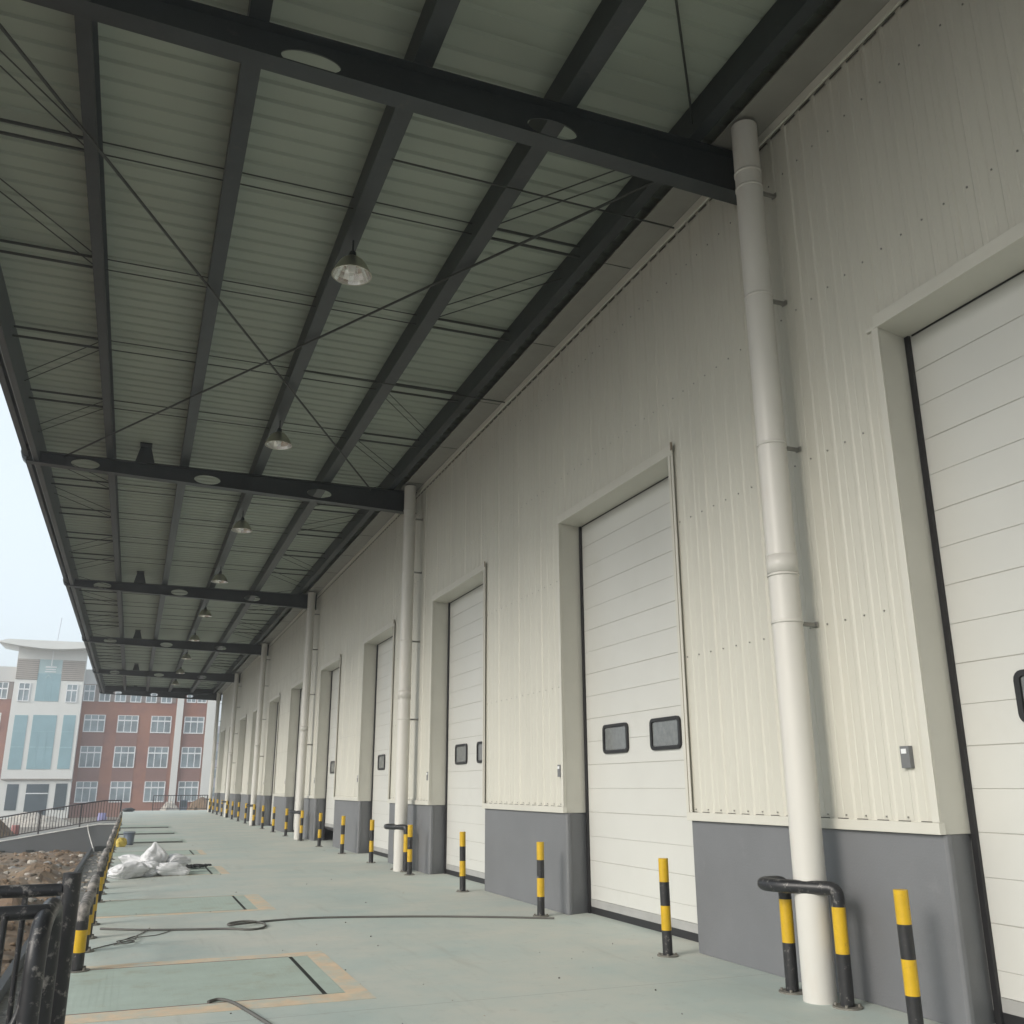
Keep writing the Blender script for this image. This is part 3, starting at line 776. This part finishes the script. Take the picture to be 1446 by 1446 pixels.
for k in range(8):
    m = MB(); m.box(-12.8 - 1.555 * k, -12.42 - 1.555 * k, YF - .05, YF - .002, 10.44, 12.2); bp(m, 'grey_panel', M['greybrick'])
M['spandrel'] = mat('mauve_brick_spandrel', (.265, .155, .135), .75, var=.08, scale=.5)
for a in (-5.32, -2.03, 1.31, 4.70, -15.2, -18.5, -21.8):
    for z0, z1 in ((2.27, 3.6), (5.84, 7.22)):
        m = MB(); m.box(a, a + 2.08, YF - .03, YF - .002, z0, z1); bp(m, 'spandrel_panel', M['spandrel'])
def window(x0, x1, z0, z1, nv, zt, yf=YF):
    m = MB(); t = .10; y0, y1 = yf - .09, yf - .003
    m.box(x0, x1, y0, y1, z0, z0 + t); m.box(x0, x1, y0, y1, z1 - t * .6, z1); m.box(x0, x0 + t, y0, y1, z0 + t, z1 - t * .6); m.box(x1 - t, x1, y0, y1, z0 + t, z1 - t * .6)
    zz = z0 + (z1 - z0) * zt; m.box(x0 + t, x1 - t, y0, y1, zz - .07, zz + .07)
    for k in range(1, nv):
        x = x0 + (x1 - x0) * k / nv; m.box(x - .045, x + .045, y0, y1, z0 + t, zz - .071); m.box(x - .04, x + .04, y0, y1, zz + .071, z1 - t * .6)
    w = bp(m, 'window_frame', M['frame'])
    m = MB(); m.box(x0 + .01, x1 - .01, yf - .05, yf - .004, z0 + .01, z1 - .01); bp(m, 'pane', M['glass'], w)
for w in WIN: window(*w)
# entrance tower
YT = 108.5
m = MB(); m.box(-12.2, -5.7, YT, YF - .2, -1.3, 15.6); tw = bp(m, 'entrance_tower', M['white'])
def tp_(name, mt, boxes, y0=YT - .04, y1=YT - .003):
    split = name in ('curtain_glass', 'entry_glass', 'mullion', 'emblem_bars', 'louvre_backing')
    m = MB()
    for b in boxes:
        m.box(b[0], b[1], y0, y1, b[2], b[3])
        if split: bp(m, name, mt, tw); m = MB()
    return None if split else bp(m, name, mt, tw)
tp_('curtain_glass', M['tealglass'], [(-11.7, -10.5, 3.42, 8.75), (-10.02, -7.82, 3.45, 8.8), (-7.2, -6.05, 3.48, 8.85), (-10.12, -7.92, 10.2, 13.0)])
tp_('pale_glass', M['tealpale'], [(-10.1, -7.95, 13.0, 14.45)])
mm_ = [(-10.12, -7.92, 13.0, 13.05)]
for a, b in ((-11.7, -10.5), (-10.02, -7.82), (-7.2, -6.05)): mm_ += [(a, b, 7.15, 7.19), (a, b, 5.55, 5.66)]
mm_ += [(-9.32, -9.29, 3.45, 7.2), (-8.55, -8.52, 3.45, 7.2), (-9.3, -9.27, 10.2, 13), (-8.75, -8.72, 10.2, 13)]
tp_('mullion', M['mull'] if 'mull' in M else M.setdefault('mull', mat('pale_teal_mullion', (.30, .45, .48), .4)), mm_, YT - .055, YT - .041)
tp_('entry_glass', M['darkglass'], [(-11.5, -10.45, -.5, 2.0), (-9.75, -7.72, -1.25, 2.0), (-7.1, -6.02, -.5, 2.05)])
tp_('door_transom', M['frame'], [(-9.75, -7.72, 1.05, 1.15)], YT - .07, YT - .041)
tp_('porch_rail', M['louvergap'], [(-12.1, -5.6, 2.42, 2.52)], YT - .25, YT - .003)
lv = []; 
for (a, b) in ((-12.15, -10.13), (-7.90, -5.75)):
    for q in range(10): lv.append((a, b, 12.42 + .205 * q, 12.42 + .205 * q + .12))
tp_('louvre_backing', M['louvergap'], [(-12.15, -10.13, 12.35, 14.45), (-7.90, -5.75, 12.35, 14.45)], YT - .02, YT - .002)
tp_('louvre', M['louver'], lv[:10], YT - .09, YT - .021); tp_('louvre', M['louver'], lv[10:], YT - .09, YT - .021)
for a in (-11.75, -7.28):
    m = MB(); window(a, a + 1.1, 10.12, 12.0, 2, .66, YT)
# emblem: pale chevron over bars
tp_('emblem_bars', M['frame'], [(-9.5, -8.45, 13.62, 13.76), (-9.45, -8.5, 13.40, 13.48), (-9.5, -8.45, 13.16, 13.25)], YT - .09, YT - .045)
m = MB(); m.prism([(-9.45, 12.55), (-9.12, 12.95), (-8.79, 12.55), (-8.90, 12.55), (-9.12, 12.80), (-9.34, 12.55)], 'Y', YT - .08, YT - .045); bp(m, 'chevron', M['tealpale'], tw)
# curved roof
m = MB(); cs = []; n = 24
for q in range(n + 1):
    u = -1 + 2 * q / n; x = -8.95 + 5.0 * u; cs.append((x, 15.38 + .52 * abs(u) ** 1.7))
m.prism(cs + [(-3.95, 16.15), (-13.95, 16.15)][0:0] + [(x, 16.22 if abs(x + 8.95) < 4.2 else max(z + .06, 16.22 - .28 * ((abs(x + 8.95) - 4.2) / .8))) for x, z in cs[::-1]], 'Y', 106.9, 112.5)
bp(m, 'curved_roof', M['white'], tw)
m = MB(); m.box(-8.98, -8.9, YT - .35, YT - .2, 13.8, 15.3); bp(m, 'roof_strut', M['frame'], tw)
m = MB(); m.tube([(-8.9, 110.5, 16.2), (-8.75, 110.5, 19.2)], .03, 6); bp(m, 'antenna', M['lilac'], tw)

fb = MB(); fb.box(9.0, 13, 150, 160, -1.3, 10.5)
for q in range(4): fb.box(8.95, 13, 149.93, 149.99, .4 + 2.6 * q, 1.6 + 2.6 * q, 1)
tag(fb.build('far_block', [M['lilac'], M['glass']]), 'hazy lilac grey block just visible between brick office and warehouse', 'building')

# rubble heaps and bits between ramp and building
def heap(c, rx, ry, h, name, label, mt, seed):
    m = MB(); n, k = 36, 12; vs = []; fs = []
    for i in range(k + 1):
        r = i / k
        for j in range(n):
            a = 2 * PI * j / n; x = math.cos(a) * r; y = math.sin(a) * r
            z = h * (1 - r ** 1.6) * (1 + .5 * mnoise.noise(Vector((x * 2.2 + seed, y * 2.2, seed)))) + (.12 * h * mnoise.noise(Vector((x * 7 + seed, y * 7, 1))) if r < 1 else 0)
            vs.append((c[0] + x * rx, c[1] + y * ry, c[2] + max(z, -.05)))
    for i in range(k):
        for j in range(n): fs.append((i * n + j, (i + 1) * n + j, (i + 1) * n + (j + 1) % n, i * n + (j + 1) % n))
    m.add(vs, fs); return tag(m.build(name, M[mt]), label, 'heap')
heap((-7.6, 57.5, -1.3), 2.7, 2.4, 2.0, 'dirt_heap', 'brown grey earth heap behind the left end of the ramp railing', 'dirt', 3.)
heap((-7.2, 88, -1.3), 3.2, 3, .95, 'rubble_heap', 'pale rubble heap in front of the white entrance tower', 'rubble', 8.)
heap((3.4, 92, -1.3), 1.7, 2, 1.5, 'rubble_heap', 'pale sand heap seen through the far end railing', 'rubble', 12.)
heap((6.6, 98, -1.3), 2.0, 2, 1.9, 'dirt_heap', 'brown earth heap beside the far corner of the warehouse', 'dirt', 19.)
m = MB(); m.lathe([(.001, 0), (.24, 0), (.25, .3), (.24, .5), (.24, .65), (.001, .65)], (-6.6, 70, -1.3), 16); tag(m.build('barrel', M['red']), 'small red plastic barrel behind the ramp railing', 'barrel')
m = MB(); m.lathe([(.001, 0), (.35, 0), (.36, .7), (.30, .75), (.30, 1.0), (.001, 1.0)], (-1.9, 84, -1.3), 16); tag(m.build('tub', M['violet']), 'violet blue plastic tub in front of the brick office wall', 'tub')
m = MB(); m.box(4.6, 5.3, 101, 101.5, -1.3, .45); m.box(4.65, 5.25, 100.95, 100.99, -.2, .38, 1); tag(m.build('kiosk', [M['bucket'], M['darkglass']], bevel=.03), 'small dark grey cabinet standing behind the far end railing', 'cabinet')

# ------------------------------------------------------------------ haze
hm = bpy.data.materials.new('pale_haze'); hm.use_nodes = True; hn = hm.node_tree; hn.nodes.clear()
ho = hn.nodes.new('ShaderNodeOutputMaterial'); hv = hn.nodes.new('ShaderNodeVolumePrincipled')
hv.inputs['Color'].default_value = (.93, .96, 1, 1); hv.inputs['Density'].default_value = .0023; hv.inputs['Anisotropy'].default_value = .2
hn.links.new(hv.outputs['Volume'], ho.inputs['Volume'])
hb = MB(); hb.box(-520, 520, -320, 720, -2.4, 21); tag(hb.build('haze', hm), kind='stuff')

# ------------------------------------------------------------------ camera
F, YAW, PIT, ROL = 1316.9, .3746, .2861, -.0040
cy, sy, cp, sp = math.cos(YAW), math.sin(YAW), math.cos(PIT), math.sin(PIT)
fw = Vector((sy * cp, cy * cp, sp)); rt = Vector((cy, -sy, 0)); upv = rt.cross(fw)
rt2 = rt * math.cos(ROL) + upv * math.sin(ROL); up2 = -rt * math.sin(ROL) + upv * math.cos(ROL)
cam = bpy.data.cameras.new('camera'); co = bpy.data.objects.new('camera', cam); COL.objects.link(co)
mw = Matrix(((rt2.x, up2.x, -fw.x, 0), (rt2.y, up2.y, -fw.y, 0), (rt2.z, up2.z, -fw.z, 1.6), (0, 0, 0, 1)))
co.matrix_world = mw
cam.sensor_width = 36; cam.lens = F / 1446 * 36; cam.clip_end = 5000; cam.clip_start = .05
S.camera = co

# ------------------------------------------------------------------ light
EL, AZ = math.radians(26), math.atan2(-.94, -.34)
w = bpy.data.worlds.new('World'); S.world = w; w.use_nodes = True
nt = w.node_tree; N = nt.nodes; L = nt.links
bg = N['Background']
sky = N.new('ShaderNodeTexSky'); sky.sky_type = 'NISHITA'; sky.sun_disc = False; sky.sun_elevation = EL; sky.sun_rotation = AZ
sky.air_density = 1.; sky.dust_density = 4.; sky.ozone_density = 1.
hs = N.new('ShaderNodeHueSaturation'); hs.inputs['Saturation'].default_value = .5
L.new(sky.outputs['Color'], hs.inputs['Color'])
mx = N.new('ShaderNodeMix'); mx.data_type = 'RGBA'; mx.inputs[0].default_value = .6; mx.inputs[7].default_value = (6.2, 7.0, 7.5, 1)
L.new(hs.outputs['Color'], mx.inputs[6]); L.new(mx.outputs[2], bg.inputs['Color'])
bg.inputs['Strength'].default_value = .112
sl = bpy.data.lights.new('sun', 'SUN'); sl.energy = 1.15; sl.angle = math.radians(21); sl.color = (1, .94, .85)
so_ = bpy.data.objects.new('sun', sl); COL.objects.link(so_)
sd_ = Vector((math.sin(AZ) * math.cos(EL), math.cos(AZ) * math.cos(EL), math.sin(EL)))
so_.rotation_euler = sd_.to_track_quat('Z', 'Y').to_euler(); so_.location = (-20, -20, 20)
S.view_settings.view_transform = 'Standard'; S.view_settings.look = 'None'; S.view_settings.exposure = .80; S.view_settings.gamma = 1
S.render.resolution_x = 1024; S.render.resolution_y = 1024
